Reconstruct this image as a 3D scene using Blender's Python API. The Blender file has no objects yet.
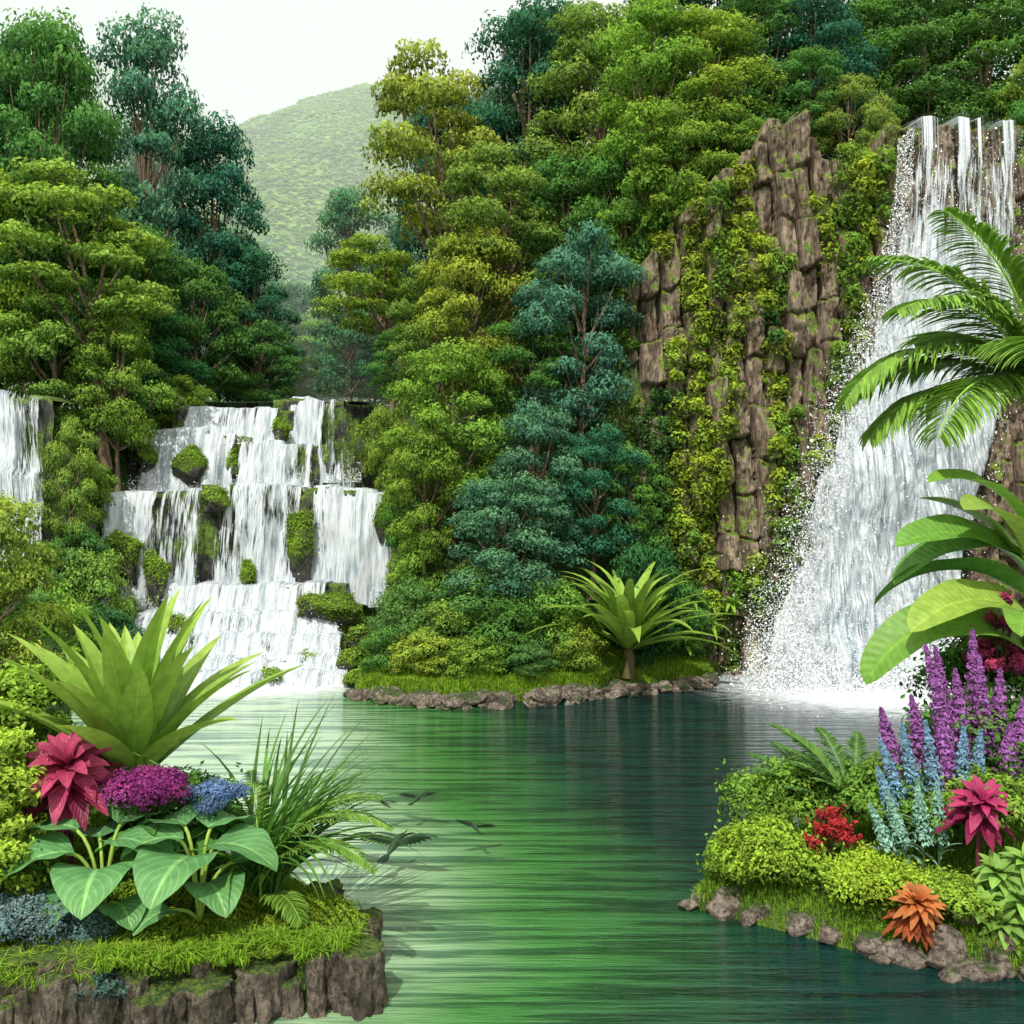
import bpy, bmesh, math, numpy as np
rng=np.random.default_rng(11)
sc=bpy.context.scene
R=math.radians
def U(a,b,n=None): return rng.uniform(a,b,n)
# ---------------------------------------------------------------- noise
def _h(i,j,k):
    n=(i.astype(np.int64)*374761393+j.astype(np.int64)*668265263+k.astype(np.int64)*1274126177)&0xffffffff
    n=((n^(n>>13))*1274126177)&0xffffffff
    n=(n^(n>>16))&0xffffffff
    return n/4294967295.0
def vn(x,y,z=0.0):
    x,y,z=np.broadcast_arrays(np.asarray(x,float),np.asarray(y,float),np.asarray(z,float))
    i=np.floor(x);j=np.floor(y);k=np.floor(z);a=x-i;b=y-j;c=z-k
    a=a*a*(3-2*a);b=b*b*(3-2*b);c=c*c*(3-2*c);r=0
    for di in(0,1):
        for dj in(0,1):
            for dk in(0,1):
                r=r+_h(i+di,j+dj,k+dk)*(a if di else 1-a)*(b if dj else 1-b)*(c if dk else 1-c)
    return r
def fbm(x,y,z=0.0,o=4):
    r=0;s=.5;f=1.
    for q in range(o):
        r=r+s*(vn(np.asarray(x)*f+q*17.3,np.asarray(y)*f+q*5.1,np.asarray(z)*f)*2-1);s*=.5;f*=2.07
    return r
def sst(a,b,x):
    t=np.clip((np.asarray(x,float)-a)/(b-a),0,1);return t*t*(3-2*t)
def nrm(v): return v/np.maximum(np.linalg.norm(v,axis=-1,keepdims=True),1e-9)
# ---------------------------------------------------------------- mesh builder
class MB:
    def __init__(s): s.V=[];s.C=[];s.Uv=[];s.F=[];s.M=[];s.n=0
    def add(s,V,F,C=(1,1,1),Uv=None,mi=0):
        V=np.asarray(V,float).reshape(-1,3);N=len(V)
        C=np.broadcast_to(np.asarray(C,float),(N,3)) if np.ndim(C)<2 else np.asarray(C)
        s.V.append(V);s.C.append(C);s.Uv.append(np.zeros((N,3)) if Uv is None else np.asarray(Uv,float).reshape(-1,3))
        F=np.asarray(F);s.F.append(F+s.n);s.M.append(np.full(len(F),mi));s.n+=N
    def mesh(s,name,mats,smooth=True):
        V=np.concatenate(s.V);C=np.concatenate(s.C);Uv=np.concatenate(s.Uv)
        L=np.concatenate([f.ravel() for f in s.F]);T=np.concatenate([np.full(len(f),f.shape[1]) for f in s.F])
        me=bpy.data.meshes.new(name);me.vertices.add(len(V));me.vertices.foreach_set('co',V.ravel().astype(np.float32))
        me.loops.add(len(L));me.loops.foreach_set('vertex_index',L.astype(np.int32))
        me.polygons.add(len(T));me.polygons.foreach_set('loop_start',np.concatenate([[0],np.cumsum(T)[:-1]]).astype(np.int32))
        me.polygons.foreach_set('material_index',np.concatenate(s.M).astype(np.int32))
        me.polygons.foreach_set('use_smooth',np.full(len(T),smooth))
        me.update(calc_edges=True)
        a=me.attributes.new('col','FLOAT_COLOR','POINT');a.data.foreach_set('color',np.hstack([C,np.ones((len(C),1))]).ravel().astype(np.float32))
        a=me.attributes.new('uvp','FLOAT_VECTOR','POINT');a.data.foreach_set('vector',Uv.ravel().astype(np.float32))
        for m in mats: me.materials.append(m)
        return me
    def obj(s,name,mats,smooth=True):
        o=bpy.data.objects.new(name,s.mesh(name,mats,smooth));sc.collection.objects.link(o);return o
def gF(n,m):
    i=np.arange(n-1)[:,None]*m+np.arange(m-1)[None,:]
    return np.stack([i,i+1,i+m+1,i+m],-1).reshape(-1,4)
def cloud(mb,P,N,size,C,mi=0,asp=.5):
    n=len(P);N=nrm(N);t=nrm(np.cross(N,rng.normal(size=(n,3))));b=np.cross(N,t)
    s=np.broadcast_to(size,(n,))[:,None];up=N*s*.22
    V=np.stack([P+t*s,P+b*s*asp+up,P-t*s,P-b*s*asp+up],1).reshape(-1,3)
    C=np.repeat(np.broadcast_to(C,(n,3)),4,0)
    mb.add(V,np.arange(4*n).reshape(-1,4),C,None,mi)
def tube(mb,P,r,k=7,C=(1,1,1),mi=0):
    P=np.asarray(P,float);n=len(P);r=np.broadcast_to(r,(n,));T=nrm(np.gradient(P,axis=0))
    ref=np.array([0,1.,0.1]) if abs(T[0][1])<.9 else np.array([1.,0,0]);A=nrm(np.cross(T,ref));B=np.cross(T,A)
    a=np.linspace(0,2*np.pi,k+1)
    V=P[:,None]+r[:,None,None]*(A[:,None]*np.cos(a)[None,:,None]+B[:,None]*np.sin(a)[None,:,None])
    mb.add(V,gF(n,k+1),C,None,mi)
def bez(a,b,c,n=8):
    t=np.linspace(0,1,n)[:,None];a,b,c=map(np.array,(a,b,c));return (1-t)**2*a+2*t*(1-t)*b+t*t*c
# ---------------------------------------------------------------- materials
class NT:
    def __init__(s,name):
        s.m=bpy.data.materials.new(name);s.m.use_nodes=True;s.t=s.m.node_tree;s.t.nodes.clear()
        s.out=s.n('ShaderNodeOutputMaterial')
    def n(s,ty,**k):
        x=s.t.nodes.new(ty)
        for a,b in k.items(): setattr(x,a,b)
        return x
    def l(s,a,b): s.t.links.new(a,b)
    def put(s,inp,v):
        if isinstance(v,bpy.types.NodeSocket): s.l(v,inp)
        elif isinstance(v,(tuple,list)) and len(v)==3 and inp.type=='RGBA': inp.default_value=(*v,1)
        else: inp.default_value=v
    def math(s,op,a,b=0.0,c=None):
        x=s.n('ShaderNodeMath',operation=op);s.put(x.inputs[0],a);s.put(x.inputs[1],b)
        if c is not None:s.put(x.inputs[2],c)
        return x.outputs[0]
    def mix(s,f,a,b,bt='MIX'):
        x=s.n('ShaderNodeMix',data_type='RGBA',blend_type=bt);s.put(x.inputs[0],f);s.put(x.inputs[6],a);s.put(x.inputs[7],b);return x.outputs[2]
    def noise(s,vec,scale=(1,1,1),sc=1.0,det=4,rough=.55):
        mp=s.n('ShaderNodeMapping');s.l(vec,mp.inputs[0]);mp.inputs['Scale'].default_value=scale
        x=s.n('ShaderNodeTexNoise');s.l(mp.outputs[0],x.inputs['Vector']);x.inputs['Scale'].default_value=sc;x.inputs['Detail'].default_value=det;x.inputs['Roughness'].default_value=rough
        return x.outputs['Fac']
    def rng(s,v,a,b,c=0.,d=1.):
        x=s.n('ShaderNodeMapRange',interpolation_type='SMOOTHSTEP');s.put(x.inputs[0],v)
        for i,q in enumerate((a,b,c,d)): s.put(x.inputs[i+1],q)
        return x.outputs[0]
    def attr(s,name): return s.n('ShaderNodeAttribute',attribute_name=name)
    def bump(s,h,st=.5,d=.1):
        x=s.n('ShaderNodeBump');x.inputs['Strength'].default_value=st;x.inputs['Distance'].default_value=d;s.l(h,x.inputs['Height']);return x.outputs[0]
    def prin(s,**k):
        x=s.n('ShaderNodeBsdfPrincipled')
        for a,b in k.items(): s.put(x.inputs[a.replace('_',' ')],b)
        return x
    def fin(s,sh): s.l(sh,s.out.inputs[0]);return s.m
def m_leaf(name,trans=.3):
    n=NT(name);c=n.mix(1.0,n.attr('col').outputs['Color'],n.n('ShaderNodeObjectInfo').outputs['Color'],'MULTIPLY')
    p=n.n('ShaderNodeBsdfDiffuse');n.l(c,p.inputs[0])
    t=n.n('ShaderNodeBsdfTranslucent');n.l(n.mix(1.0,c,(1.1,1.15,.6),'MULTIPLY'),t.inputs[0])
    m=n.n('ShaderNodeMixShader');m.inputs[0].default_value=trans;n.l(p.outputs[0],m.inputs[1]);n.l(t.outputs[0],m.inputs[2])
    return n.fin(m.outputs[0])
def m_broad(name,freq=14.,slant=5.,vein=(1.7,1.6,1.3),trans=.22,amt=.55):
    n=NT(name);c=n.attr('col').outputs['Color'];sp=n.n('ShaderNodeSeparateXYZ');n.l(n.attr('uvp').outputs['Vector'],sp.inputs[0])
    au=n.math('ABSOLUTE',sp.outputs[0]);ph=n.math('SUBTRACT',n.math('MULTIPLY',sp.outputs[1],freq),n.math('MULTIPLY',au,slant*.4))
    fr=n.math('ABSOLUTE',n.math('SUBTRACT',n.math('FRACT',ph),.5))
    v=n.rng(fr,.0,.16,1.,0.);mid=n.rng(au,.03,.1,1.,0.);vv=n.math('MAXIMUM',n.math('MULTIPLY',v,.45),mid)
    ns=n.noise(n.n('ShaderNodeNewGeometry').outputs['Position'],sc=5.)
    c2=n.mix(n.math('MULTIPLY',vv,amt),c,n.mix(1.,c,vein,'MULTIPLY'));c3=n.mix(n.rng(ns,.3,.7),n.mix(1.,c2,(.7,.75,.7),'MULTIPLY'),c2)
    p=n.prin(Base_Color=c3,Roughness=.45,Normal=n.bump(fr,.5,.03));p.inputs['Specular IOR Level'].default_value=.3
    t=n.n('ShaderNodeBsdfTranslucent');n.l(c3,t.inputs[0]);m=n.n('ShaderNodeMixShader');m.inputs[0].default_value=trans
    n.l(p.outputs[0],m.inputs[1]);n.l(t.outputs[0],m.inputs[2]);return n.fin(m.outputs[0])
def m_rock(name,a,b,moss=.5,mc=(.10,.17,.02),mc2=(.03,.07,.015),vert=False,wet=.8,scale=1.,zs=.3):
    n=NT(name);g=n.n('ShaderNodeNewGeometry');P=g.outputs['Position']
    f=n.noise(P,(1,1,zs) if vert else (1,1,1),1.6*scale,6,.65);f2=n.noise(P,(1,1,zs*.75) if vert else (1,1,1),6*scale,6,.75)
    c=n.mix(n.rng(f,.35,.65),a,b);c=n.mix(n.rng(f2,.38,.58),n.mix(1.,c,(.25,.23,.22),'MULTIPLY'),c)
    sp=n.n('ShaderNodeSeparateXYZ');n.l(g.outputs['Normal'],sp.inputs[0])
    mn=n.noise(P,(1,1,.6),.9*scale,5,.6);mf=n.rng(n.math('ADD',n.math('MULTIPLY',sp.outputs[2],.45),mn),1.02-moss,1.17-moss)
    mfine=n.noise(P,(1,1,1),6*scale,4,.7)
    c=n.mix(mf,c,n.mix(n.rng(mfine,.35,.65),mc2,mc))
    h=n.math('ADD',n.math('ADD',f,n.math('MULTIPLY',f2,.7)),n.math('MULTIPLY',mfine,n.math('MULTIPLY',mf,.6)))
    p=n.prin(Base_Color=c,Roughness=wet,Normal=n.bump(h,.9,.3));return n.fin(p.outputs[0])
def m_bark():
    n=NT('bark');P=n.n('ShaderNodeNewGeometry').outputs['Position'];f=n.noise(P,(3,3,.5),2.,5,.6)
    c=n.mix(n.rng(f,.3,.7),(.06,.04,.025),(.27,.19,.12));return n.fin(n.prin(Base_Color=c,Roughness=.9,Normal=n.bump(f,.6,.1)).outputs[0])
def m_ground():
    n=NT('ground_moss');P=n.n('ShaderNodeNewGeometry').outputs['Position'];f=n.noise(P,sc=.7,det=6);g=n.noise(P,sc=7.,det=5,rough=.7)
    c=n.mix(n.rng(f,.35,.65),(.035,.085,.012),(.10,.17,.02));c=n.mix(n.rng(g,.3,.65),(.02,.04,.01),c)
    return n.fin(n.prin(Base_Color=c,Roughness=.9,Normal=n.bump(g,.8,.15)).outputs[0])
def m_fall(name,dens=.5,us=4.,vs=.35):
    n=NT(name);a=n.attr('uvp').outputs['Vector'];sp=n.n('ShaderNodeSeparateXYZ');n.l(a,sp.inputs[0])
    f=n.noise(a,(us,vs,0),1.,4,.6);f2=n.noise(a,(us*4.5,vs*2.0,0),1.,4,.7);f3=n.noise(a,(us*1.6,vs*.8,3.),1.,3,.6)
    s=n.math('ADD',n.math('MULTIPLY',f,.55),n.math('MULTIPLY',f2,.45))
    th=n.math('SUBTRACT',1.-dens,sp.outputs[2])
    al=n.rng(n.math('SUBTRACT',s,th),-.05,.06)
    c=n.mix(n.rng(n.math('ADD',n.math('MULTIPLY',f2,.6),n.math('MULTIPLY',f3,.4)),.38,.54),(.27,.36,.42),(.70,.75,.78))
    p=n.prin(Base_Color=c,Roughness=.5,Normal=n.bump(f2,.4,.1));t=n.n('ShaderNodeBsdfTransparent')
    tl=n.n('ShaderNodeBsdfTranslucent');n.l(c,tl.inputs[0]);m0=n.n('ShaderNodeMixShader');m0.inputs[0].default_value=.25;n.l(p.outputs[0],m0.inputs[1]);n.l(tl.outputs[0],m0.inputs[2])
    m=n.n('ShaderNodeMixShader');n.l(al,m.inputs[0]);n.l(t.outputs[0],m.inputs[1]);n.l(m0.outputs[0],m.inputs[2]);return n.fin(m.outputs[0])
def m_water():
    n=NT('lake_water');P=n.n('ShaderNodeNewGeometry').outputs['Position'];sp=n.n('ShaderNodeSeparateXYZ');n.l(P,sp.inputs[0]);X,Y=sp.outputs[0],sp.outputs[1]
    a=n.noise(P,(.26,3.6,1),1.,3,.55);b=n.noise(P,(1.4,12.,1),1.,3,.6);h=n.math('ADD',a,n.math('MULTIPLY',b,.40))
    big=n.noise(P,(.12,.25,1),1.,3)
    def foot(cx,cy,rx,ry):
        u=n.math('DIVIDE',n.math('SUBTRACT',X,cx),rx);v=n.math('DIVIDE',n.math('SUBTRACT',Y,cy),ry)
        return n.math('SQRT',n.math('ADD',n.math('MULTIPLY',u,u),n.math('MULTIPLY',v,v)))
    d=n.math('MINIMUM',foot(13.6,40,5.8,5.6),foot(-11,40.3,6.0,3.2))
    fn=n.noise(P,(1.0,4.,1),1.5,6,.7);foam=n.rng(n.math('ADD',d,n.math('MULTIPLY',fn,1.3)),1.15,1.9,1.,0.)
    shift=n.math('ADD',n.math('ADD',n.math('MULTIPLY',X,1.15),n.math('MULTIPLY',n.math('ABSOLUTE',n.math('SUBTRACT',Y,18.5)),.30)),n.math('MULTIPLY',big,5.))
    c=n.mix(n.rng(shift,-2.,3.6),(.40,.56,.35),(.045,.185,.035));c=n.mix(n.rng(shift,2.3,8.6),c,(.003,.03,.026))  # pale sky reflection on the left put into the water colour by position
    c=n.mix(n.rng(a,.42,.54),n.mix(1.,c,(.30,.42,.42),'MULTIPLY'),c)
    c=n.mix(foam,c,(.66,.70,.72))
    p=n.prin(Base_Color=c,Roughness=n.rng(foam,0.,1.,.06,.8),IOR=1.55,Normal=n.bump(h,.6,.15));return n.fin(p.outputs[0])
LEAF=m_leaf('foliage');BARK=m_bark();GRD=m_ground()
BROAD=m_broad('broad_leaf');BAN=m_broad('banana_leaf',26.,3.,(1.5,1.45,1.3),.3,.5);GRASS=m_leaf('grass_blades',.35)
CLIFF=m_rock('cliff_rock',(.21,.145,.095),(.46,.36,.26),.42,vert=True,mc=(.24,.34,.03),mc2=(.06,.12,.015))
LEDGE=m_rock('wet_ledge_rock',(.03,.032,.03),(.10,.10,.085),.60,wet=.5,vert=True,mc=(.16,.25,.025),mc2=(.04,.09,.015))
ROCK=m_rock('shore_rock',(.17,.13,.10),(.44,.37,.29),.20,wet=.75,scale=1.6)
COLR=m_rock('bank_rock',(.10,.075,.055),(.30,.24,.18),.30,vert=True,wet=.85,scale=1.7,mc=(.16,.25,.025),zs=.7)
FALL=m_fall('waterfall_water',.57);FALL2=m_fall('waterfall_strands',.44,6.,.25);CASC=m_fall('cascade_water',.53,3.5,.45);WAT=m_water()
def m_plain(name,c,r=.6):
    n=NT(name);return n.fin(n.prin(Base_Color=c,Roughness=r).outputs[0])
DROP=m_plain('spray_drops',(.88,.9,.92),.4)
# ---------------------------------------------------------------- terrain
def poly_sd(poly,x,y):
    poly=np.array(poly,float);d=np.full(x.shape,1e9);ins=np.zeros(x.shape,bool)
    for i in range(len(poly)):
        a=poly[i];b=poly[(i+1)%len(poly)];e=b-a;w0=x-a[0];w1=y-a[1]
        t=np.clip((w0*e[0]+w1*e[1])/(e@e),0,1);d=np.minimum(d,np.hypot(w0-e[0]*t,w1-e[1]*t))
        c=((a[1]>y)!=(b[1]>y))&(x<(b[0]-a[0])*(y-a[1])/(b[1]-a[1]+1e-12)+a[0]);ins^=c
    return np.where(ins,d,-d)
LB=[(-40,13.4),(-7.5,14.5),(-5,15.0),(-2.2,15.7),(-2.4,17.0),(-4.0,18.6),(-6.5,20),(-9.5,24),(-13,29),(-15,34),(-16,41),(-40,45)]
RB=[(3.2,19.1),(4.6,18.2),(6.2,17.0),(8.5,16.3),(30,14),(40,42),(20,40),(14,31),(10,26.5),(6.5,23),(4.2,21)]
PN=[(-5.8,38.2),(-4.6,37.2),(-2,36.6),(1,37.1),(4,38.5),(8.0,40.4),(9,44),(-7,44),(-6.3,40)]
def prof(y,pts): p=np.array(pts);return np.interp(y,p[:,0],p[:,1])
def ground_h(x,y):
    x=np.asarray(x,float);y=np.asarray(y,float)
    L=prof(y,[(36,-1.5),(38,1),(42,3),(43.5,4),(46,8),(52,11),(60,12),(90,14),(700,30)])
    C=prof(y,[(42,-1.5),(43.5,.2),(45.2,1.6),(47,6.2),(50.2,6.8),(51.2,11.2),(60,11.5),(90,12),(700,30)])
    R1=prof(y,[(37.5,-1.5),(39.5,.9),(41.5,1.7),(43,4),(47,10),(52,14),(60,20),(90,26),(700,40)])
    R2=prof(y,[(44,-1.5),(44.8,5),(46,21.3),(60,23),(90,28),(700,40)])
    h=L+(C-L)*sst(-19,-16.5,x);h=h+(R1-h)*sst(-6.4,-4.3,x);h=h+(R2-h)*sst(3.,6.5,x)
    lb=poly_sd(LB,x,y);hl=-1.5+2.4*sst(-.35,.25,lb)+.06*np.minimum(np.maximum(lb,0),3)+np.clip((y-16.6),0,3.)*.42*sst(-3.5,-6.5,x)*sst(.1,1.2,lb)
    rb=poly_sd(RB,x,y);hr=-1.5+1.7*sst(-.6,.3,rb)+.34*np.clip(rb,0,9)
    pn=poly_sd(PN,x,y);hp=-1.5+1.9*sst(-.5,.4,pn)+.3*np.clip(pn,0,4)
    h=np.maximum(np.maximum(h,hl),np.maximum(hr,hp))
    return h+.10*fbm(x*.9,y*.9)*(h>-1)
xs=np.concatenate([[-700,-300,-120,-80],np.arange(-60,60,.32),[80,120,300,700]])
ys=np.concatenate([[-60,0,8],np.arange(12,72,.3),[80,90,110,150,300,700]])
X,Y=np.meshgrid(xs,ys,indexing='ij');mb=MB();mb.add(np.stack([X,Y,ground_h(X,Y)],-1),gF(len(xs),len(ys))[:,::-1]);mb.obj('ground',[GRD])
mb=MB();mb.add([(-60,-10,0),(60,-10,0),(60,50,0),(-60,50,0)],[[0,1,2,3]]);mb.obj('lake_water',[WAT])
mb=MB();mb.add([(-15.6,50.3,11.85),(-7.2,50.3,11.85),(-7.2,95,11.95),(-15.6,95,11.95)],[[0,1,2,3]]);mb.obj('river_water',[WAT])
# hills
def hill_h(x,y):
    cr=np.interp(x,[-160,-100,-57,-44,-30,-15,0,60],[52,66,77,82,87,84,76,60])
    t=sst(112,212,y)**.8
    return 11+(cr-11)*t+20*(1-np.abs(np.sin((x*1.0+.62*y)/15+2*fbm(x/40,y/40))))*sst(0,.3,t)*(1-t*.85)+4*fbm(x/14,y/14)-np.clip(y-212,0,99)*.3
hx=np.arange(-170,80,1.6);hy=np.arange(108,260,1.6);X,Y=np.meshgrid(hx,hy,indexing='ij')
nh=NT('hill_grass');P=nh.n('ShaderNodeNewGeometry').outputs['Position'];f=nh.noise(P,sc=.06,det=5);g=nh.noise(P,sc=.6,det=5,rough=.7)
HILL=nh.fin(nh.prin(Base_Color=nh.mix(nh.rng(g,.3,.7),nh.mix(nh.rng(f,.35,.65),(.12,.30,.07),(.30,.50,.10)),nh.mix(nh.rng(f,.35,.65),(.20,.40,.10),(.42,.62,.14))),Roughness=1.,Normal=nh.bump(g,1.,2.)).outputs[0])
mb=MB();mb.add(np.stack([X,Y,hill_h(X,Y)],-1),gF(len(hx),len(hy))[:,::-1]);mb.obj('hill',[HILL])
n=38000;x=U(-90,20,n);y=U(112,214,n);z=hill_h(x,y);mb=MB();rd=np.clip((z-hill_h(x+4,y+2))/6,-.5,.5);f=U(.75,1.15,n)[:,None]*(1+.4*fbm(x/12,y/12)[:,None])
cloud(mb,np.stack([x,y,z+.2],-1),np.stack([U(-.6,.6,n),U(-1,.2,n),np.ones(n)*1.3],-1),U(.35,.8,n),np.array([[.36,.58,.12]])*f,asp=.9);mb.obj('hillside_forest',[LEAF],False)
hx=np.arange(-330,160,5.);hy=np.arange(300,470,5.);X,Y=np.meshgrid(hx,hy,indexing='ij');Z=20+(125+14*np.sin(X/37)+18*fbm(X/60,Y*0.)-.12*(X+60))*sst(300,420,Y)+8*fbm(X/20,Y/20)
mb=MB();mb.add(np.stack([X,Y,Z],-1),gF(len(hx),len(hy))[:,::-1]);mb.obj('distant_hill',[HILL])
# mist hanging in the valley (homogeneous volume: extinction + emission standing in for daylight scattered inside it)
bm=bmesh.new();bmesh.ops.create_cube(bm,size=1.)
me=bpy.data.meshes.new('valley_mist');bm.to_mesh(me);bm.free();o=bpy.data.objects.new('valley_mist',me);sc.collection.objects.link(o);o.scale=(520,420,260);o.location=(-60,278,130)
nm=NT('mist');v=nm.n('ShaderNodeVolumeAbsorption');v.inputs['Color'].default_value=(0,0,0,1);v.inputs['Density'].default_value=.0042
e=nm.n('ShaderNodeEmission');e.inputs[0].default_value=(.93,1,.94,1);e.inputs[1].default_value=.0042;ad=nm.n('ShaderNodeAddShader');nm.l(v.outputs[0],ad.inputs[0]);nm.l(e.outputs[0],ad.inputs[1]);nm.l(ad.outputs[0],nm.out.inputs['Volume']);me.materials.append(nm.m)
# ---------------------------------------------------------------- trees
def dome(mb,c,r,flat,n,leaf,base=(1,1,1),lo=-.35,hi=1.,mi=0):
    d=nrm(rng.normal(size=(n,3)));d[:,2]=np.where(d[:,2]<lo,-d[:,2],d[:,2])
    ph=U(0,6.28);a=np.arctan2(d[:,1],d[:,0]);sc_=1+.16*np.sin(5*a+ph+3*d[:,2])+.1*np.sin(9*a+2*ph)
    inn=rng.random(n)<.15;rad=r*np.where(inn,U(.3,.8,n),U(.82,1.06,n))*sc_
    P=np.array(c)+d*rad[:,None]*np.array([1,1,flat]);N=d*[1,1,1.4]+.5*rng.normal(size=(n,3))
    f=(.32+.80*np.clip((d[:,2]+.35)/1.35,0,1)**1.1)*np.where(inn,.5,1)*U(.8,1.2,n);yel=U(-.10,.05)+.12*d[:,2]  # light tops, dark undersides and interiors of clumps put into the leaf colour
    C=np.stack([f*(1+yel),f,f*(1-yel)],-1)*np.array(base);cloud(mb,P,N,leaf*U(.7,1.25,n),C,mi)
def make_tree(name,H,W,c0,ncl,rc,nl,leaf,lean=0.,trunk=True,tr=.022,flat=.62):
    mb=MB();cl=[]
    for i in range(ncl):
        f=((i+.5)/ncl);z=H*(c0+(1-c0)*f)-rc*.5;p=math.sin(math.pi*(.16+.78*f))**.75
        q=U(.5,1.0)**.6;a=i*2.4+U(-.5,.5);rr=(W/2-rc*.55)*p*q;dx=lean*H*(max(z,0)/H)**1.6
        cl.append((dx+rr*math.cos(a),rr*math.sin(a),z+U(-.3,.3)))
    for c in cl:
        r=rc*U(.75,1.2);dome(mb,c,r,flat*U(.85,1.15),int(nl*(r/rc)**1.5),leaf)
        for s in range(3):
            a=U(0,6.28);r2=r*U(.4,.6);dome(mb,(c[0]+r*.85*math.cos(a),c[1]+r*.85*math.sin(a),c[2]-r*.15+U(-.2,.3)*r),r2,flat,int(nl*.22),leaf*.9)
    if trunk:
        t=np.linspace(0,1,10);pz=-1.5+t*(H*.9+1.5);px=lean*H*(np.clip(pz,0,None)/H)**1.6+.012*H*np.sin(t*6+U(0,6));py=.012*H*np.cos(t*5+U(0,6))
        tube(mb,np.stack([px,py,pz],-1),H*tr*(1-.8*t)*(1+.5*np.exp(-t*14)),8,mi=1)
        for c in cl:
            zs=max(H*.12,c[2]*U(.45,.72));xx=lean*H*(zs/H)**1.6
            P=bez((xx,0,zs),((xx+c[0])*.5,c[1]*.55,zs+(c[2]-zs)*.35),(c[0],c[1],c[2]),7);tube(mb,P,np.linspace(H*tr*.42,H*tr*.1,7),5,mi=1)
    return mb.mesh(name,[LEAF,BARK],False),H,W
TT={'A':[make_tree('broadleaf_tree_mesh',10,8.5,.24,22,1.35,450,.125) for _ in range(3)],
    'B':[make_tree('tall_tree_mesh',14,8,.20,30,1.45,460,.13) for _ in range(3)],
    'C':[make_tree('umbrella_tree_mesh',12,7.5,.5,16,1.3,480,.125,lean=l,tr=.018,flat=.5) for l in(-.18,.12)],
    'D':[make_tree('bush_mesh',3.6,5,.1,17,.95,380,.095,trunk=False,flat=.7) for _ in range(3)]}
COL={'Y':(.38,.52,.085),'YG':(.27,.45,.08),'G':(.14,.33,.08),'D':(.075,.22,.08),'T':(.065,.22,.145),'B':(.14,.33,.20),'PT':(.12,.30,.16),'PG':(.24,.46,.11)}  # PT and PG: distance haze put into paler valley tree colours
NM={'A':'broadleaf_tree','B':'tall_forest_tree','C':'umbrella_tree','D':'leafy_bush'}
def T(ty,x,y,zb,zt,w,c,v=None,rot=None):
    k=int(rng.integers(len(TT[ty]))) if v is None else v
    me,H,W=TT[ty][k];o=bpy.data.objects.new(NM[ty],me);sc.collection.objects.link(o)
    o.location=(x,y,zb);o.scale=(w/W,w/W,(zt-zb)/H);o.rotation_euler=(0,0,(U(0,6.28) if ty!='C' else U(-.3,.3)) if rot is None else rot)
    q=COL[c];o.color=(q[0]*U(.88,1.08),q[1]*U(.92,1.08),q[2]*U(.85,1.15),1);return o
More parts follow.
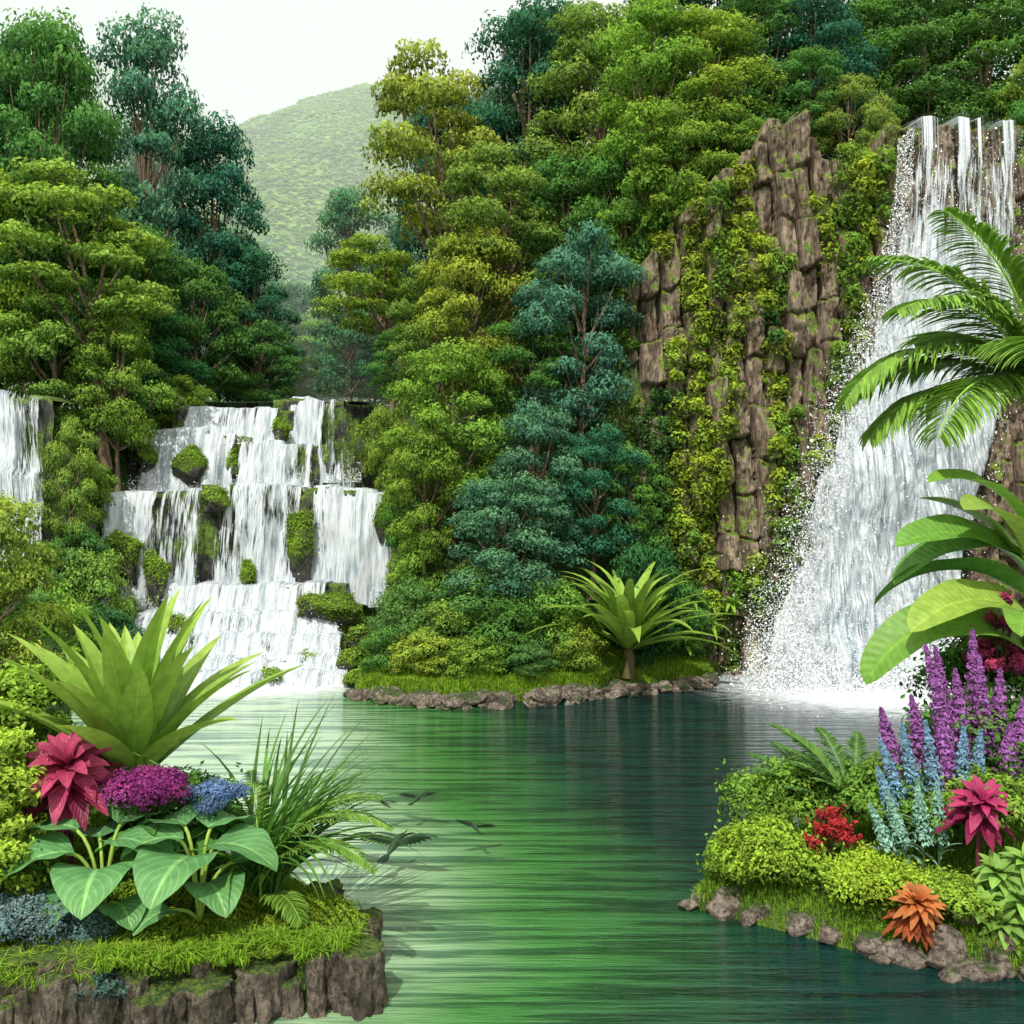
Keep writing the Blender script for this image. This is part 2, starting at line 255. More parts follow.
for t in [
 # left group
 ('B',-21.8,48,9,29.5,6.5,'G'),('B',-25.2,50,10,29,7,'D'),('B',-30,58,10,33,9,'T'),('B',-21.9,61,11,35.5,8,'B'),('B',-18.3,63,11,30,6.5,'T'),
 ('B',-15.8,62,11,22.3,5.6,'T'),('B',-26,57,10,34,8,'G'),('C',-18.3,46,10,22.2,8.4,'Y',0),('A',-23.5,46,10,22.6,6,'Y'),('A',-20.6,46,8.8,17.2,6,'YG'),('A',-17.9,46.4,8.3,15.6,4.6,'YG'),
 ('A',-20.6,56,11,22,6.5,'G'),('A',-17.6,57,11,20.4,6,'G'),('A',-14.9,60,11.5,17.3,5,'G'),('A',-19,52,10,17.5,6,'D'),
 ('D',-16.6,51,11,13.2,3.4,'Y'),('D',-18.8,49,9,12.5,4,'G'),('D',-18.6,44.6,6.5,9.0,2.6,'YG'),('A',-18.3,42.3,4,10.6,2.6,'YG'),('D',-17.9,42.0,3.5,6.2,2.6,'G'),
 ('D',-16.9,41.5,1.5,5.2,3.4,'YG'),('D',-18.9,40.6,2.5,5.6,3.0,'G'),('D',-15.8,39.8,.2,3,2.6,'D'),('D',-17.5,38,.5,3.8,4,'YG'),('D',-21,39,1,4.5,5,'G'),
 ('A',-11.4,22,2.3,7.9,3.4,'Y'),('A',-14.5,25.5,2.3,8.2,4.6,'YG'),('D',-11.2,20.5,2.2,5.0,3.2,'YG'),('D',-13,24,3,5.6,4,'G'),
 # valley
 ('A',-13,82,13,21.6,9,'PG'),('A',-19.5,86,13,25,9,'PT'),('A',-26,90,13,31,10,'PT'),('A',-7.5,80,13,22,8,'PT'),('B',-11.4,72,12,28.8,6,'B'),('B',-7.6,74,13,27,6,'B'),
 ('A',-17.5,96,13,24,10,'PG'),('A',-23,100,13,27,12,'PT'),('B',-30,84,13,38,10,'PT'),('A',-16.8,74,12,17.5,6,'PG'),('A',-9,100,14,24,12,'PG'),('A',-10.2,76,12,16.5,7,'PG'),('B',-21,78,12,26,8,'B'),
 # centre slope
 ('C',-2.6,51,12,29.8,7.5,'Y',0),('C',-6.4,56,12,21.3,6.5,'Y',0),('B',-4.0,59,13,31.5,6,'T'),('B',-.8,60,14,31,6,'B'),('B',.8,56,15,34.5,7.5,'T'),('B',4.6,52,17,32.5,8,'YG'),
 ('B',2.5,60,18,36,9,'D'),('C',.4,48,12,23.6,6.5,'YG',0),('A',-1.8,47,10.5,19.6,6,'Y'),('A',-3.6,49,11.5,18.6,5,'YG'),('B',2.8,50,13,24.2,6,'G'),('A',5.2,47.5,13,24,5.5,'G'),
 ('A',3.1,45,9,19,5.8,'B'),('A',-2.5,43.5,6,14.0,6.0,'YG'),('A',.9,45.5,9,15.5,5,'G'),('A',-3.6,42.5,4,10.6,3.6,'YG'),('A',1.1,41.8,4,11.2,4.6,'B'),('A',3.4,42.3,4,10.2,4.4,'T'),
 ('A',-.3,40.6,2,8.4,5.4,'B'),('A',5.0,43,4,9.5,3.5,'G'),('A',-5.6,52.5,11.5,15.8,3.8,'G'),('D',-5.9,48.3,8,11.5,2.2,'YG'),('D',-4.4,44.6,5,8,2.4,'G'),('D',-4.0,42.6,2.5,5.6,2.6,'YG'),
 # peninsula bushes
 ('D',-3.9,40,1,3.9,3.2,'G'),('D',-2.4,39.4,1,3.4,3.6,'YG'),('D',-.4,39.2,1.2,3.6,3.4,'G'),('D',1.6,39.8,1.2,4.2,3.4,'YG'),('D',-1,40.3,1.5,4.6,4.5,'G'),('D',6.6,41.4,1,4,3,'G'),
 ('D',-3.4,38.4,.8,2.3,2.6,'Y'),('D',-1.3,38.2,.8,2.2,2.6,'YG'),('D',2.4,39.0,.9,2.9,2.4,'Y'),('D',-4.8,38.9,.5,2.3,2,'G'),('D',5.4,41,1.2,5.5,3,'D'),('D',.6,38.1,.8,1.9,2.2,'G'),
 # plateau forest on the right
 ('B',6.4,46.5,17,30,6,'YG'),('B',8.8,46.5,20,29.5,6,'Y'),('A',7.4,45,18,24.6,4.6,'YG'),('A',9.4,45,20.5,24.6,3.4,'YG'),('B',11.6,48,20,31,6,'G'),('B',14.2,48,20,31,6,'T'),('A',13.4,46,22,27.5,4,'G'),
 ('A',14.9,45.2,20.5,26,3.6,'YG'),('B',17.2,50,21,31.5,6,'G'),('B',20,50,21,32,6.5,'G'),('B',23,50,21,32,7,'G'),('A',18.7,54,21,29,6,'T'),('A',23.6,45.5,18,27,4.6,'YG'),('B',9,56,21,38,9,'T'),('B',15,57,21,38,9,'T'),
 ('D',15.7,43.6,21.6,23.9,1.9,'YG'),('D',21.9,43.8,21.6,24.2,2.0,'G'),('D',14.7,42.8,19.5,21.8,1.6,'Y'),
 ('B',21,57,21,38,9,'D'),('B',27,52,18,34,9,'D'),('A',23.8,43,5,16,5,'D'),('A',23,41,0,9,5,'D'),('A',25,42,10,22,6,'G')]:
    T(*t)
# ---------------------------------------------------------------- cliff
def cliff_y(x,z):
    b=np.interp(x,[2.8,4,5,6.2,8,11,14,15.2,16.2,24,30],[54,50,46.5,44.2,43,42.2,42.1,42.6,43.4,43.6,42])
    wx=x+.35*fbm(x*.5,z*.35,3.)+.05*z;cw=.8;ci=np.floor(wx/cw);fr=wx/cw-ci
    zz=z+.8*fbm(x*.9,z*.3,11.);seg=np.floor(zz/2.0+_h(ci,ci*0+3,ci*0)*7);shift=_h(ci,seg,ci*0+9)*1.1;edge=np.minimum(fr,1-fr)
    r1=np.abs(fbm(x*.7,z*.35,4.));zc=zz/2.0+_h(ci,ci*0+3,ci*0)*7;cr=np.minimum(zc-np.floor(zc),1-(zc-np.floor(zc)))
    return b+1.0*sst(2,24,z)-shift+.8*(1-sst(0,.16,edge))+.25*(1-sst(0,.05,cr))+.35*fbm(x*1.8,z*.9,7.)+.22*fbm(x*5,z*2.5,2.)+1.1*fbm(x*.25,z*.15,1.)-.9*r1
def cliff_top(x): return np.interp(x,[2.8,5,8,10,10.8,12.2,12.8,14.6,15.4,16,30],[14,17,20,21.5,23.4,23.6,21.5,20.5,22.6,23.0,23.0])
nx=680;nz=440;xx=np.linspace(2.8,30,nx);tt=np.linspace(0,1,nz);X=np.repeat(xx[:,None],nz,1);top=cliff_top(xx)[:,None]+.6*fbm(xx*1.4,0.)[:,None]*(xx<15.2)[:,None]
Z=np.minimum(tt[None]*1.12,1)*(top+1.2)-1.2;Yc=cliff_y(X,Z)+np.clip(tt[None]*1.12-1,0,1)*55;mb=MB();mb.add(np.stack([X,Yc,Z],-1),gF(nx,nz)[:,::-1]);mb.obj('cliff',[CLIFF])
# hanging vines on the cliff
mb=MB()
def strip(x,zt,zb,w,c,dens=1.):
    z=zt
    while z>zb:
        t=(zt-z)/(zt-zb);ww=w*(.75+.4*math.sin(t*9+x*3))*(1-.6*t);m=max(1,int(round(ww/.5)))
        for q in range(m):
            px=x+(q-(m-1)/2)*.5+U(-.2,.2);r=U(.30,.56);py=float(cliff_y(np.array([px]),np.array([z]))[0])-.25
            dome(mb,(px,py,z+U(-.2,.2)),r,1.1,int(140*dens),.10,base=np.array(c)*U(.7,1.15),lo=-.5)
        z-=U(.42,.62)
VY=(.40,.56,.07);VG=(.24,.43,.07);VD=(.11,.25,.07)
for s in [(5.1,18,13,1.0,VG),(5.2,11,3,1.3,VG),(6.4,11.5,1,1.4,VD),(7.9,19.8,9,1.2,VY),(8.7,20,14,1.1,VG),(9.5,21,14.5,1.2,VY),(8.2,9.5,1.5,1.5,VY),(9.1,3.6,.5,1.2,VG),(10.2,18.5,14.5,.9,VY),
          (8.9,14,9.8,1.1,VY),(10.7,13.5,6.5,1.1,VY),(11.0,17,14.5,.8,VG),(13.0,19.5,16.5,1.0,VY),(13.9,21.2,13.5,1.2,VG),(14.6,21.0,16.5,1.1,VY),(11.3,10.5,6,.9,VG),(11.2,6,1,1.2,VG),(7.2,6,.6,1.4,VG),(10.4,3.8,.4,1.2,VD),(12.4,9.5,6,.9,VY),(13.3,13,9.5,.8,VG),(7.1,11,5.5,1.0,VY),
          (6.5,18.4,17,.9,VY),(5.6,7,.8,1.2,VG),(10.0,4.5,2,.7,VY),(14.2,15,12.3,.7,VY),(15.2,21.5,18,.7,VG),(10.6,15.5,13,.6,VD),(6.9,13.3,12,.8,VY)]:
    strip(*s)
mb.obj('hanging_vines',[LEAF],False)
# ---------------------------------------------------------------- big waterfall
def wl(z): return np.interp(z,[0,4.8,8,11.3,15.4,19.5,22.8],[9.9,11.3,12.3,13.3,14.9,15.8,16.1])
def wr(z): return np.interp(z,[0,4.8,8,11.3,15.4,19.5,22.8],[17.2,18,18.8,19.8,20.7,21.2,21.2])
def fall_sheet(mb,off,amp,dz,seed,mi,zt=23.25):
    nu,nv=150,260;u=np.linspace(0,1,nu)[:,None];v=np.linspace(0,1,nv)[None];z=zt*(1-v)+0*u
    rag=.5*fbm(z*.5,seed)*(1-u)*sst(22,15,z);x=wl(z)+rag+(wr(z)-wl(z))*u
    bk=np.clip(.06-v,0,1)/.06;zz=np.where(v<.06,zt-.3*(1-bk)**2,z-.1)+.35*fbm(x*.8,seed)*sst(18,22,z)
    y=40.6+2.0*(np.clip(z,0,23)/22.5)**1.3-off+bk*3.0-amp*fbm(x*1.1,z*.35,seed)*sst(22.5,17,z)-.9*np.sin(np.pi*np.clip(u,0,1))*sst(22,8,z)
    Uv=np.stack([x+.4*v*20*(1-u)*.5+0*z,z*1.0,dz(z,u)+0*x],-1);mb.add(np.stack([x,y,zz],-1),gF(nu,nv)[:,::-1],(1,1,1),Uv,mi)
mb=MB();eg=lambda u:-.32*(1-sst(0,.16,u))-.25*sst(.9,1,u)
fall_sheet(mb,0,.8,lambda z,u:.28*sst(20,13,z)-.07+eg(u)+.10*sst(14,6,z)-.10*sst(19,22,z)*(np.sin(u*19)>.3),3.,0)
fall_sheet(mb,.6,1.4,lambda z,u:.14*sst(17,9,z)-.07+eg(u)*1.3+.1*sst(5,0,z),8.,1)
n=26000;z=22*U(0,1,n)**1.25;side=rng.random(n);x=np.where(side<.6,wl(z)+rng.normal(size=n)*.45*sst(22,10,z)-.15+rng.exponential(.5,n)*-1*sst(20,4,z)*(rng.random(n)<.4),wl(z)+(wr(z)-wl(z))*U(0,1,n))
y=40.2+2.0*(z/22.5)**1.3-U(0,1.8,n);P=np.stack([x,y,z],-1)
n2=34000;xb=U(9.0,17.6,n2);zz=rng.exponential(.85,n2)*(.55+.7*vn(xb*1.3,0.*xb));P2=np.stack([xb,39.9-rng.exponential(.8,n2),zz],-1)
P=np.concatenate([P,P2]);cloud(mb,P,rng.normal(size=P.shape),U(.010,.034,len(P))*(1+(rng.random(len(P))<.06)),(1,1,1),2,.9)
mb.obj('waterfall',[FALL,FALL2,DROP])
# ---------------------------------------------------------------- cascade
TI=[(-11.2,-7.2,50.3,11.9,7.9),(-15.9,-11.0,49.6,11.5,9.7),(-17.6,-12.9,48.3,10.2,7.3),(-13.1,-9.2,48.6,9.9,7.3),(-9.4,-5.2,46.4,7.5,2.6),(-13.4,-9.2,46.0,7.7,2.4),
    (-18.0,-13.3,45.4,7.5,2.5),(-20.6,-17.5,45.0,6.5,3),(-15.2,-7.6,44.,3.5,2.3),(-15.8,-7.0,43.0,2.45,1.55),(-15.4,-6.8,42.1,1.65,.85),(-15.6,-6.6,41.2,.95,.35),(-16.0,-6.4,40.3,.42,-.1)]
mr=MB();mw=MB()
def lipy(x,s): return .55*fbm(x*.6,s,1.)+.6*(_h(np.floor(x/.75),np.floor(x/.75)*0+int(s),np.floor(x)*0)-.5)
for i,(x0,x1,yf,zt,zb) in enumerate(TI):
    s=i*3.7;xx=np.arange(x0-.5,x1+.5,.09);nx=len(xx);H=zt-zb;br=.28 if H>2 else .10
    lz=lambda X:br*fbm(X*.8,s,2.)+(br*1.1)*(_h(np.floor(X/.9),np.floor(X/.9)*0+int(s)+5,np.floor(X)*0)-.5)
    fz=np.linspace(zb-1.2,zt,26);bk=np.linspace(.15,4.5,14);pz=np.concatenate([fz,np.full(14,zt)]);py=np.concatenate([np.zeros(26),bk])
    X=np.repeat(xx[:,None],40,1);Zz=np.repeat(pz[None],nx,0)+lz(X);ci=np.floor(X/.62+.3*fbm(Zz*.5,s));
    Yy=yf+.32+py[None]+lipy(X,s)-.5*_h(ci,np.floor(Zz/1.3),ci*0+i)*(py[None]==0)+.3*fbm(X*1.7,Zz*1.1,s)+.25*(py[None]==0)*(zt-Zz)/max(H,1)*-1
    mr.add(np.stack([X,Yy,Zz-.05],-1),gF(nx,40)[:,::-1])
    xx=np.arange(x0,x1,.07);nx=len(xx);nf=34;t=np.linspace(0,1,nf);pz=np.concatenate([np.full(8,zt+.05),zt+.05-(H+.1)*t[1:]**1.25]);py=np.concatenate([np.linspace(2.2,0,8),-(.75+.15*H)*t[1:]**.8*.9])
    X=np.repeat(xx[:,None],len(pz),1);Yy=yf+py[None]+lipy(X,s)*.9-.12-.5*fbm(X*2.0,np.repeat(pz[None],nx,0)*.4,s)*np.minimum(1,H/2)
    e=np.minimum(sst(0,.5,X-x0),sst(0,.5,x1-X));sl=np.concatenate([[0],np.cumsum(np.hypot(np.diff(py),np.diff(pz)))])
    gap=(.40 if H>2 else .25)*fbm(X*.6,s,5.);fo=.16*sst(.55,1.,np.concatenate([np.zeros(8),t[1:]]))[None];Uv=np.stack([X,np.repeat(sl[None],nx,0),-.3*(1-e)+gap+.07*(H<2)+.04+fo],-1)
    mw.add(np.stack([X,Yy,np.repeat(pz[None],nx,0)+lz(X)],-1),gF(nx,len(pz))[:,::-1],(1,1,1),Uv)
    n=int((2200 if H>2 else 1200)*(x1-x0)/4);P=np.stack([U(x0,x1,n),yf-.8-.1*H-rng.exponential(.25,n),zb+rng.exponential(.28 if H>2 else .15,n)],-1);cloud(mw,P,rng.normal(size=P.shape),U(.010,.032,n),(1,1,1),1,.9)
mr.obj('cascade_ledges',[LEDGE]);mw.obj('cascade_waterfall',[CASC,DROP])
# far-left waterfall
mb=MB();mr=MB()
for k in range(2):
    xx=np.arange(-24,-19.2,.08);t=np.linspace(0,1,60)[None];X=xx[:,None]+0*t;Zz=11.6-9.2*t+0*X+.3*fbm(X*.7,3.);st_=.8*np.floor(t*3+.4*fbm(X*.6,2.))/3
    Yy=42.6-2.0*t**.7-st_-.5*fbm(X*1.5,Zz*.4,k*5.)-k*.35;X2=X+1.2*t
    mb.add(np.stack([X2,Yy,Zz],-1),gF(len(xx),60)[:,::-1],(1,1,1),np.stack([X,Zz,.0+.1*t-.3*(1-sst(0,.6,-19.2-X))-.05*k+.3*fbm(X*.8,k*3.)],-1))
xx=np.arange(-27,-18.9,.2);tz=np.linspace(0,13,50)[None];X=xx[:,None]+0*tz;mr.add(np.stack([X+1.*sst(11,2,tz),42.9-1.2*sst(12,0,tz)+.9*fbm(X,tz*.6)+0*X+np.clip(tz-11.4,0,1)*3,np.minimum(tz,11.4)+.5*fbm(X,0.)],-1),gF(len(xx),50)[:,::-1])
mb.obj('side_waterfall',[CASC]);mr.obj('side_waterfall_rock',[LEDGE])
# ---------------------------------------------------------------- rocks
def ico(s):
    bm=bmesh.new();bmesh.ops.create_icosphere(bm,subdivisions=s,radius=1);V=np.array([v.co[:] for v in bm.verts]);F=np.array([[v.index for v in f.verts] for f in bm.faces]);bm.free();return V,F
I3=ico(4)
def rock(mb,p,s,rot=None,amp=.22):
    V,F=I3;D=V.copy();V=V.copy();sd=U(0,99)
    for _ in range(11):
        d=nrm(rng.normal(size=3));h=U(.55,.85);V-=np.maximum(0,V@d-h)[:,None]*d
    V*=(1+amp*fbm(V[:,0]*1.4+sd,V[:,1]*1.4,V[:,2]*1.4)+.08*fbm(V[:,0]*6+sd,V[:,1]*6,V[:,2]*6))[:,None]
    a=U(0,6.28) if rot is None else rot;c,sn=math.cos(a),math.sin(a);V=V*np.array(s);V=np.stack([V[:,0]*c-V[:,1]*sn,V[:,0]*sn+V[:,1]*c,V[:,2]],-1);mb.add(V+np.array(p),F)
    D=np.stack([D[:,0]*c-D[:,1]*sn,D[:,0]*sn+D[:,1]*c,D[:,2]],-1);return V+np.array(p),D
mb=MB()
for (x0,y0),(x1,y1) in zip(PN[:5],PN[1:6]):
    L=math.hypot(x1-x0,y1-y0)
    for q in np.arange(0,L,.5):
        t=q/L;s=U(.3,.62);rock(mb,(x0+(x1-x0)*t+U(-.2,.2),y0+(y1-y0)*t-.35+U(-.2,.15),U(.1,.25)),(s*1.15,s*.9,s*.7))
        s=U(.15,.3);rock(mb,(x0+(x1-x0)*t+U(-.2,.2),y0+(y1-y0)*t-.75+U(-.2,.2),U(.0,.08)),(s*1.2,s,s*.7))
mb.obj('peninsula_rocks',[ROCK])
for (x,y,z,a,b,c) in [(3.95,18.9,.1,.5,.35,.28),(4.9,18.9,.15,.34,.3,.25),(5.15,18.1,.1,.38,.3,.22),(5.7,17.9,.05,.5,.35,.22),(6.35,17.5,.15,.35,.3,.22),(6.5,17.0,.05,.45,.3,.2),(7.2,17.0,.2,.35,.3,.28),(7.5,16.6,.02,.5,.3,.17),(8.1,16.9,.2,.45,.3,.3),(8.4,16.3,.02,.4,.3,.2),(3.3,19.1,.02,.2,.15,.1),(7.9,17.4,.5,.4,.3,.3),(6.9,17.5,.35,.3,.3,.2),(4.3,18.5,.03,.2,.2,.12),(4.5,18.6,.1,.3,.25,.2),(5.5,17.7,.05,.25,.2,.15),(6.0,17.3,.08,.35,.28,.2),(7.0,16.8,.1,.3,.25,.2),(7.9,16.6,.12,.3,.25,.22),(3.6,19.3,.05,.25,.2,.15),(5.0,18.35,.05,.2,.16,.12),(7.0,16.45,.0,.22,.18,.1),(6.1,17.0,.0,.18,.15,.1)]:
    mb=MB();rock(mb,(x,y,z+.04),(a*1.0,b*1.0,c*1.25),U(-.4,.4));mb.obj('boulder',[ROCK])
MOSSR=m_rock('mossy_boulder_rock',(.04,.04,.03),(.12,.11,.09),.62,mc=(.18,.27,.02),mc2=(.05,.10,.012),wet=.6,scale=1.5)
for (x,y,z,a,b,c) in [(-7.6,42.6,2.6,1.35,.9,.8),(-9.3,45.0,4.8,.75,.6,2.2),(-14.7,46.9,8.6,.9,.7,1.0),(-13.0,44.9,7.0,1.0,.7,.7),(-16.6,44.2,4.6,1.0,.8,1.5),(-13.9,42.7,1.9,.7,.6,.5),(-16.5,41,1,1.0,1,.9),(-6.4,41.2,.7,.7,.6,.6),(-6.0,39.7,.3,.6,.5,.4),(-7.0,43.6,1.9,.8,.6,.9),(-15.2,44.0,3.6,.7,.6,1.4),(-19.3,44,4.5,1.6,.8,1.4),(-7.2,49.4,9.6,.4,.5,1.3),(-8.2,41.3,.7,.7,.4,.45),(-11.5,44.5,3.6,.5,.4,1.1),(-6.2,42.3,1.3,.8,.6,.8),(-9.4,40.0,.3,.5,.4,.3),(-14.6,41.1,.7,.5,.5,.4),(-11.0,48.9,10.2,.4,.5,.9),(-16.9,47.6,8.9,.6,.5,.7),(-13.1,48.0,8.6,.35,.4,.9),(-5.6,45.5,6.2,.5,.5,1.3)]:
    mb=MB();V,D=rock(mb,(x,y,z),(a,b,c),amp=.55);m=int(2600*(a*c+.4));k=rng.integers(0,len(V),m);f=fbm(V[k,0]*1.2,V[k,1]*1.2,V[k,2]*1.2)+D[k,2]*.5;kk=k[f>-.05]
    if len(kk):
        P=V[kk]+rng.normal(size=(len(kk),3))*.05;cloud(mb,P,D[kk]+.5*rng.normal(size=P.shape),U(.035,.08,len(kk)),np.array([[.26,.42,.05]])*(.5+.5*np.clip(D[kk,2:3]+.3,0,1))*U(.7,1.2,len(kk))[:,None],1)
    mb.obj('mossy_boulder',[MOSSR,LEAF])
# foreground rock bank
mb=MB()
def column(x,y,r,z1,z0=-.9,sq=1.):
    k=40;a=np.linspace(0,2*np.pi,k+1);sd=U(0,99);nh_=30;hs=np.concatenate([np.linspace(z0,z1-.05,nh_),[z1-.01,z1,z1+.01,z1+.02]]);rs=np.concatenate([np.full(nh_,1.),[.93,.8,.45,.0]])
    ks=int(rng.integers(4,7));pl=(np.cos(np.pi/ks)/np.cos(((a+sd)%(2*np.pi/ks))-np.pi/ks))[:,None]
    ca,sa=np.cos(a)[:,None],np.sin(a)[:,None];ly=np.floor(hs[None]/.30+.9*fbm(ca*1.5+sd,sa*1.5));g=pl*(1+.30*(_h(ly,ly*0+int(sd),np.floor(ca*1.4+sd))-.5)+.45*fbm(ca*2.4+sd,sa*2.4,hs[None]*1.4)+.22*fbm(ca*8+sd,sa*8,hs[None]*5))
    rr=r*rs[None]*g;mb.add(np.stack([x+rr*ca,y+rr*sa*sq,hs[None]+.14*fbm(ca*2+sd,sa*2)*rs[None]+0*rr],-1),gF(k+1,len(hs)))
edge=[(-9,14.35),(-7.5,14.5),(-5,15.0),(-2.35,15.75),(-2.5,17.0),(-4.0,18.6)]
for (x0,y0),(x1,y1) in zip(edge[:-1],edge[1:]):
    L=math.hypot(x1-x0,y1-y0)
    q=0
    while q<L:
        t=q/L;r=U(.16,.42);column(x0+(x1-x0)*t+U(-.08,.08),y0+(y1-y0)*t+U(-.24,.16),r,U(.35,1.02));q+=r*1.2
for _ in range(16): 
    x=U(-8.5,-6.0);column(x,14.72+U(-.1,.3)+.15*(x+7),U(.3,.55),U(.9,1.15))
mb.obj('bank_rocks',[COLR])
# ---------------------------------------------------------------- blades / plants
def lance(t): return np.sin(np.pi*np.clip(t,0,1)**.75)**.8
def ovate(t): return np.clip(np.sin(np.pi*np.clip(t,0,1)**.55),0,1)**.7
def strap(t): return np.minimum(1,(1-t)*2.2)**.8*np.minimum(1,.45+t*3)
def obl(t): return np.clip(np.minimum(1,(t-.0)*6),0,1)**.5*np.clip(1-t**5,0,1)**.6
def path(base,az,e0,e1,L,n,p=1.):
    t=np.linspace(0,1,n);e=e0+(e1-e0)*t**p;T=np.stack([np.cos(e)*math.cos(az),np.cos(e)*math.sin(az),np.sin(e)],-1)
    P=np.array(base)+np.concatenate([[[0,0,0]],np.cumsum((T[1:]+T[:-1])/2*L/(n-1),0)]);return t,P,T
def blade(mb,base,az,e0,e1,L,W,n=10,m=5,pf=lance,fold=.18,col=(.1,.2,.03),tip=None,mi=0,wave=0.,p=1.,roll=0.):
    t,P,T=path(base,az,e0,e1,L,n,p);S=np.array([-math.sin(az),math.cos(az),0.])+np.zeros_like(T);N=np.cross(T,S)
    if roll: S,N=S*math.cos(roll)+N*math.sin(roll),N*math.cos(roll)-S*math.sin(roll)
    s=np.linspace(-1,1,m);w=W/2*pf(t)
    V=P[:,None]+S[:,None]*(s[None,:,None]*w[:,None,None])+N[:,None]*((np.abs(s)[None]*w[:,None]*fold*2+wave*np.sin(t*17+az*5)[:,None]*np.abs(s)[None]**2*w[:,None])[...,None])
    c=np.array(col)*np.ones((n,m,3))
    if tip is not None: c=c+(np.array(tip)-c)*(t**1.5)[:,None,None]
    mb.add(V,gF(n,m),c.reshape(-1,3),np.stack([np.repeat(s[None],n,0),np.repeat(t[:,None],m,1),np.zeros((n,m))],-1),mi)
def frond(mb,base,az,e0,e1,L,nl,ll,lw,col,droop=.6,ang=R(50),rr=.03,p=1.2,mi=0,pn_=5):
    t,P,T=path(base,az,e0,e1,L,30,p);tube(mb,P,np.linspace(rr,rr*.25,30),5,np.array(col)*1.2,mi)
    S=np.array([-math.sin(az),math.cos(az),0.])
    for tt_ in np.linspace(.12,.99,nl):
        k=tt_*29;i=min(int(k),28);f=k-i;b=P[i]*(1-f)+P[i+1]*f;Tg=T[i];w=math.sin(math.pi*min(1,.12+.85*tt_))**.6
        for sd in(-1,1):
            d=nrm(Tg*math.cos(ang)+S*sd*math.sin(ang)+np.array([0,0,.12])+rng.normal(size=3)*.05)
            blade(mb,b,math.atan2(d[1],d[0]),math.asin(d[2]),math.asin(d[2])-droop*U(.85,1.2),ll*w*U(.88,1.1),lw,pn_,3,lance,.2,np.array(col)*U(.75,1.2),None,mi)
def rosette(mb,c,n,L,W,col,e_out=-.1,e_in=1.2,curve=.7,pf=lance,tip=None,jit=.15,fold=.18,nn=9,wave=0.,p=1.,tilt=0.,shr=.35):
    k0=len(mb.V)
    for i in range(n):
        f=i/n;e=e_out+(e_in-e_out)*f+U(-jit,jit);az=i*2.39996+U(-.15,.15);k=U(.88,1.1)*(1-shr*f)
        blade(mb,(c[0],c[1],c[2]+.05*f),az,e,e-curve*U(.7,1.3),L*k,W*U(.9,1.1)*(1-.15*f),nn,5,pf,fold,np.array(col)*U(.7,1.25),tip,0,wave,p)
    if tilt:
        ct,st=math.cos(tilt),math.sin(tilt)
        for i in range(k0,len(mb.V)):
            d=mb.V[i]-np.array(c);mb.V[i]=np.array(c)+np.stack([d[:,0],d[:,1]*ct-d[:,2]*st,d[:,1]*st+d[:,2]*ct],-1)
def grass(mb,P,h,w,col,lean=.5,mi=0):
    n=len(P);h=np.broadcast_to(h,(n,))[:,None];a=U(0,6.28,n);d=np.stack([np.cos(a),np.sin(a),0*a],-1);s=np.stack([-np.sin(a),np.cos(a),0*a],-1)*w/2
    l=U(.1,1,n)[:,None]*lean;M=P+np.array([0,0,1])*h*.6+d*h*l*.35;Tp=P+np.array([0,0,1])*h*(1-.4*l)+d*h*l
    V=np.stack([P-s,P+s,M+s*.8,M-s*.8,Tp+s*.1,Tp-s*.1],1).reshape(-1,3);b=np.arange(n)[:,None]*6
    F=np.concatenate([b+np.array([0,1,2,3]),b+np.array([3,2,4,5])]);C=np.repeat(np.array(col)*U(.6,1.25,n)[:,None]*np.stack([U(.85,1.15,n),np.ones(n),U(.7,1.2,n)],-1),6,0)
    mb.add(V,F,C,None,mi)
def scatter(poly,n,lo,x0,x1,y0,y1):
    x=U(x0,x1,n);y=U(y0,y1,n);k=poly_sd(poly,x,y)>lo;x,y=x[k],y[k];return np.stack([x,y,ground_h(x,y)-.02],-1)
# turf
mb=MB();P=scatter(LB,60000,-.12,-9.5,-2,14.3,21);f=vn(P[:,0]*1.5,P[:,1]*1.5);grass(mb,P,.04+.13*f,.018,(.23,.37,.045),.9)
for _ in range(80):
    x=U(-8.6,-2.4);e=np.interp(x,[-9,-7.5,-5,-2.2],[14.35,14.5,15,15.7]);q=np.array([x,e+U(-.2,.25),U(.8,1.0)]);m=70;Pp=q+rng.normal(size=(m,3))*[.07,.05,.02];grass(mb,Pp,U(.12,.36,m),.02,(.25,.42,.045),1.5)
mb.obj('bank_grass',[GRASS],False)
mb=MB();P=scatter(PN,70000,-.1,-6,9,36.4,42);f=vn(P[:,0],P[:,1]);grass(mb,P,.12+.3*f,.04,(.28,.45,.05),.9);mb.obj('peninsula_grass',[GRASS],False)
mb=MB();P=scatter(RB,60000,0.05,3,10.5,16,24);f=vn(P[:,0]*1.5,P[:,1]*1.5);grass(mb,P,.08+.25*f,.022,(.20,.35,.04),.9);mb.obj('shore_grass',[GRASS],False)
mb=MB()
for _ in range(150):
    x=U(-8.8,-2.6);y=U(14.5,17.2)
    if poly_sd(LB,np.array([x]),np.array([y]))[0]<-.02: continue
    r=U(.15,.42);dome(mb,(x,y,float(ground_h(x,y+.2))-.02),r,.5,int(520*r/.3),.026,base=np.array([.27,.42,.05])*U(.65,1.15),lo=0)
mb.obj('moss_clumps',[LEAF],False)
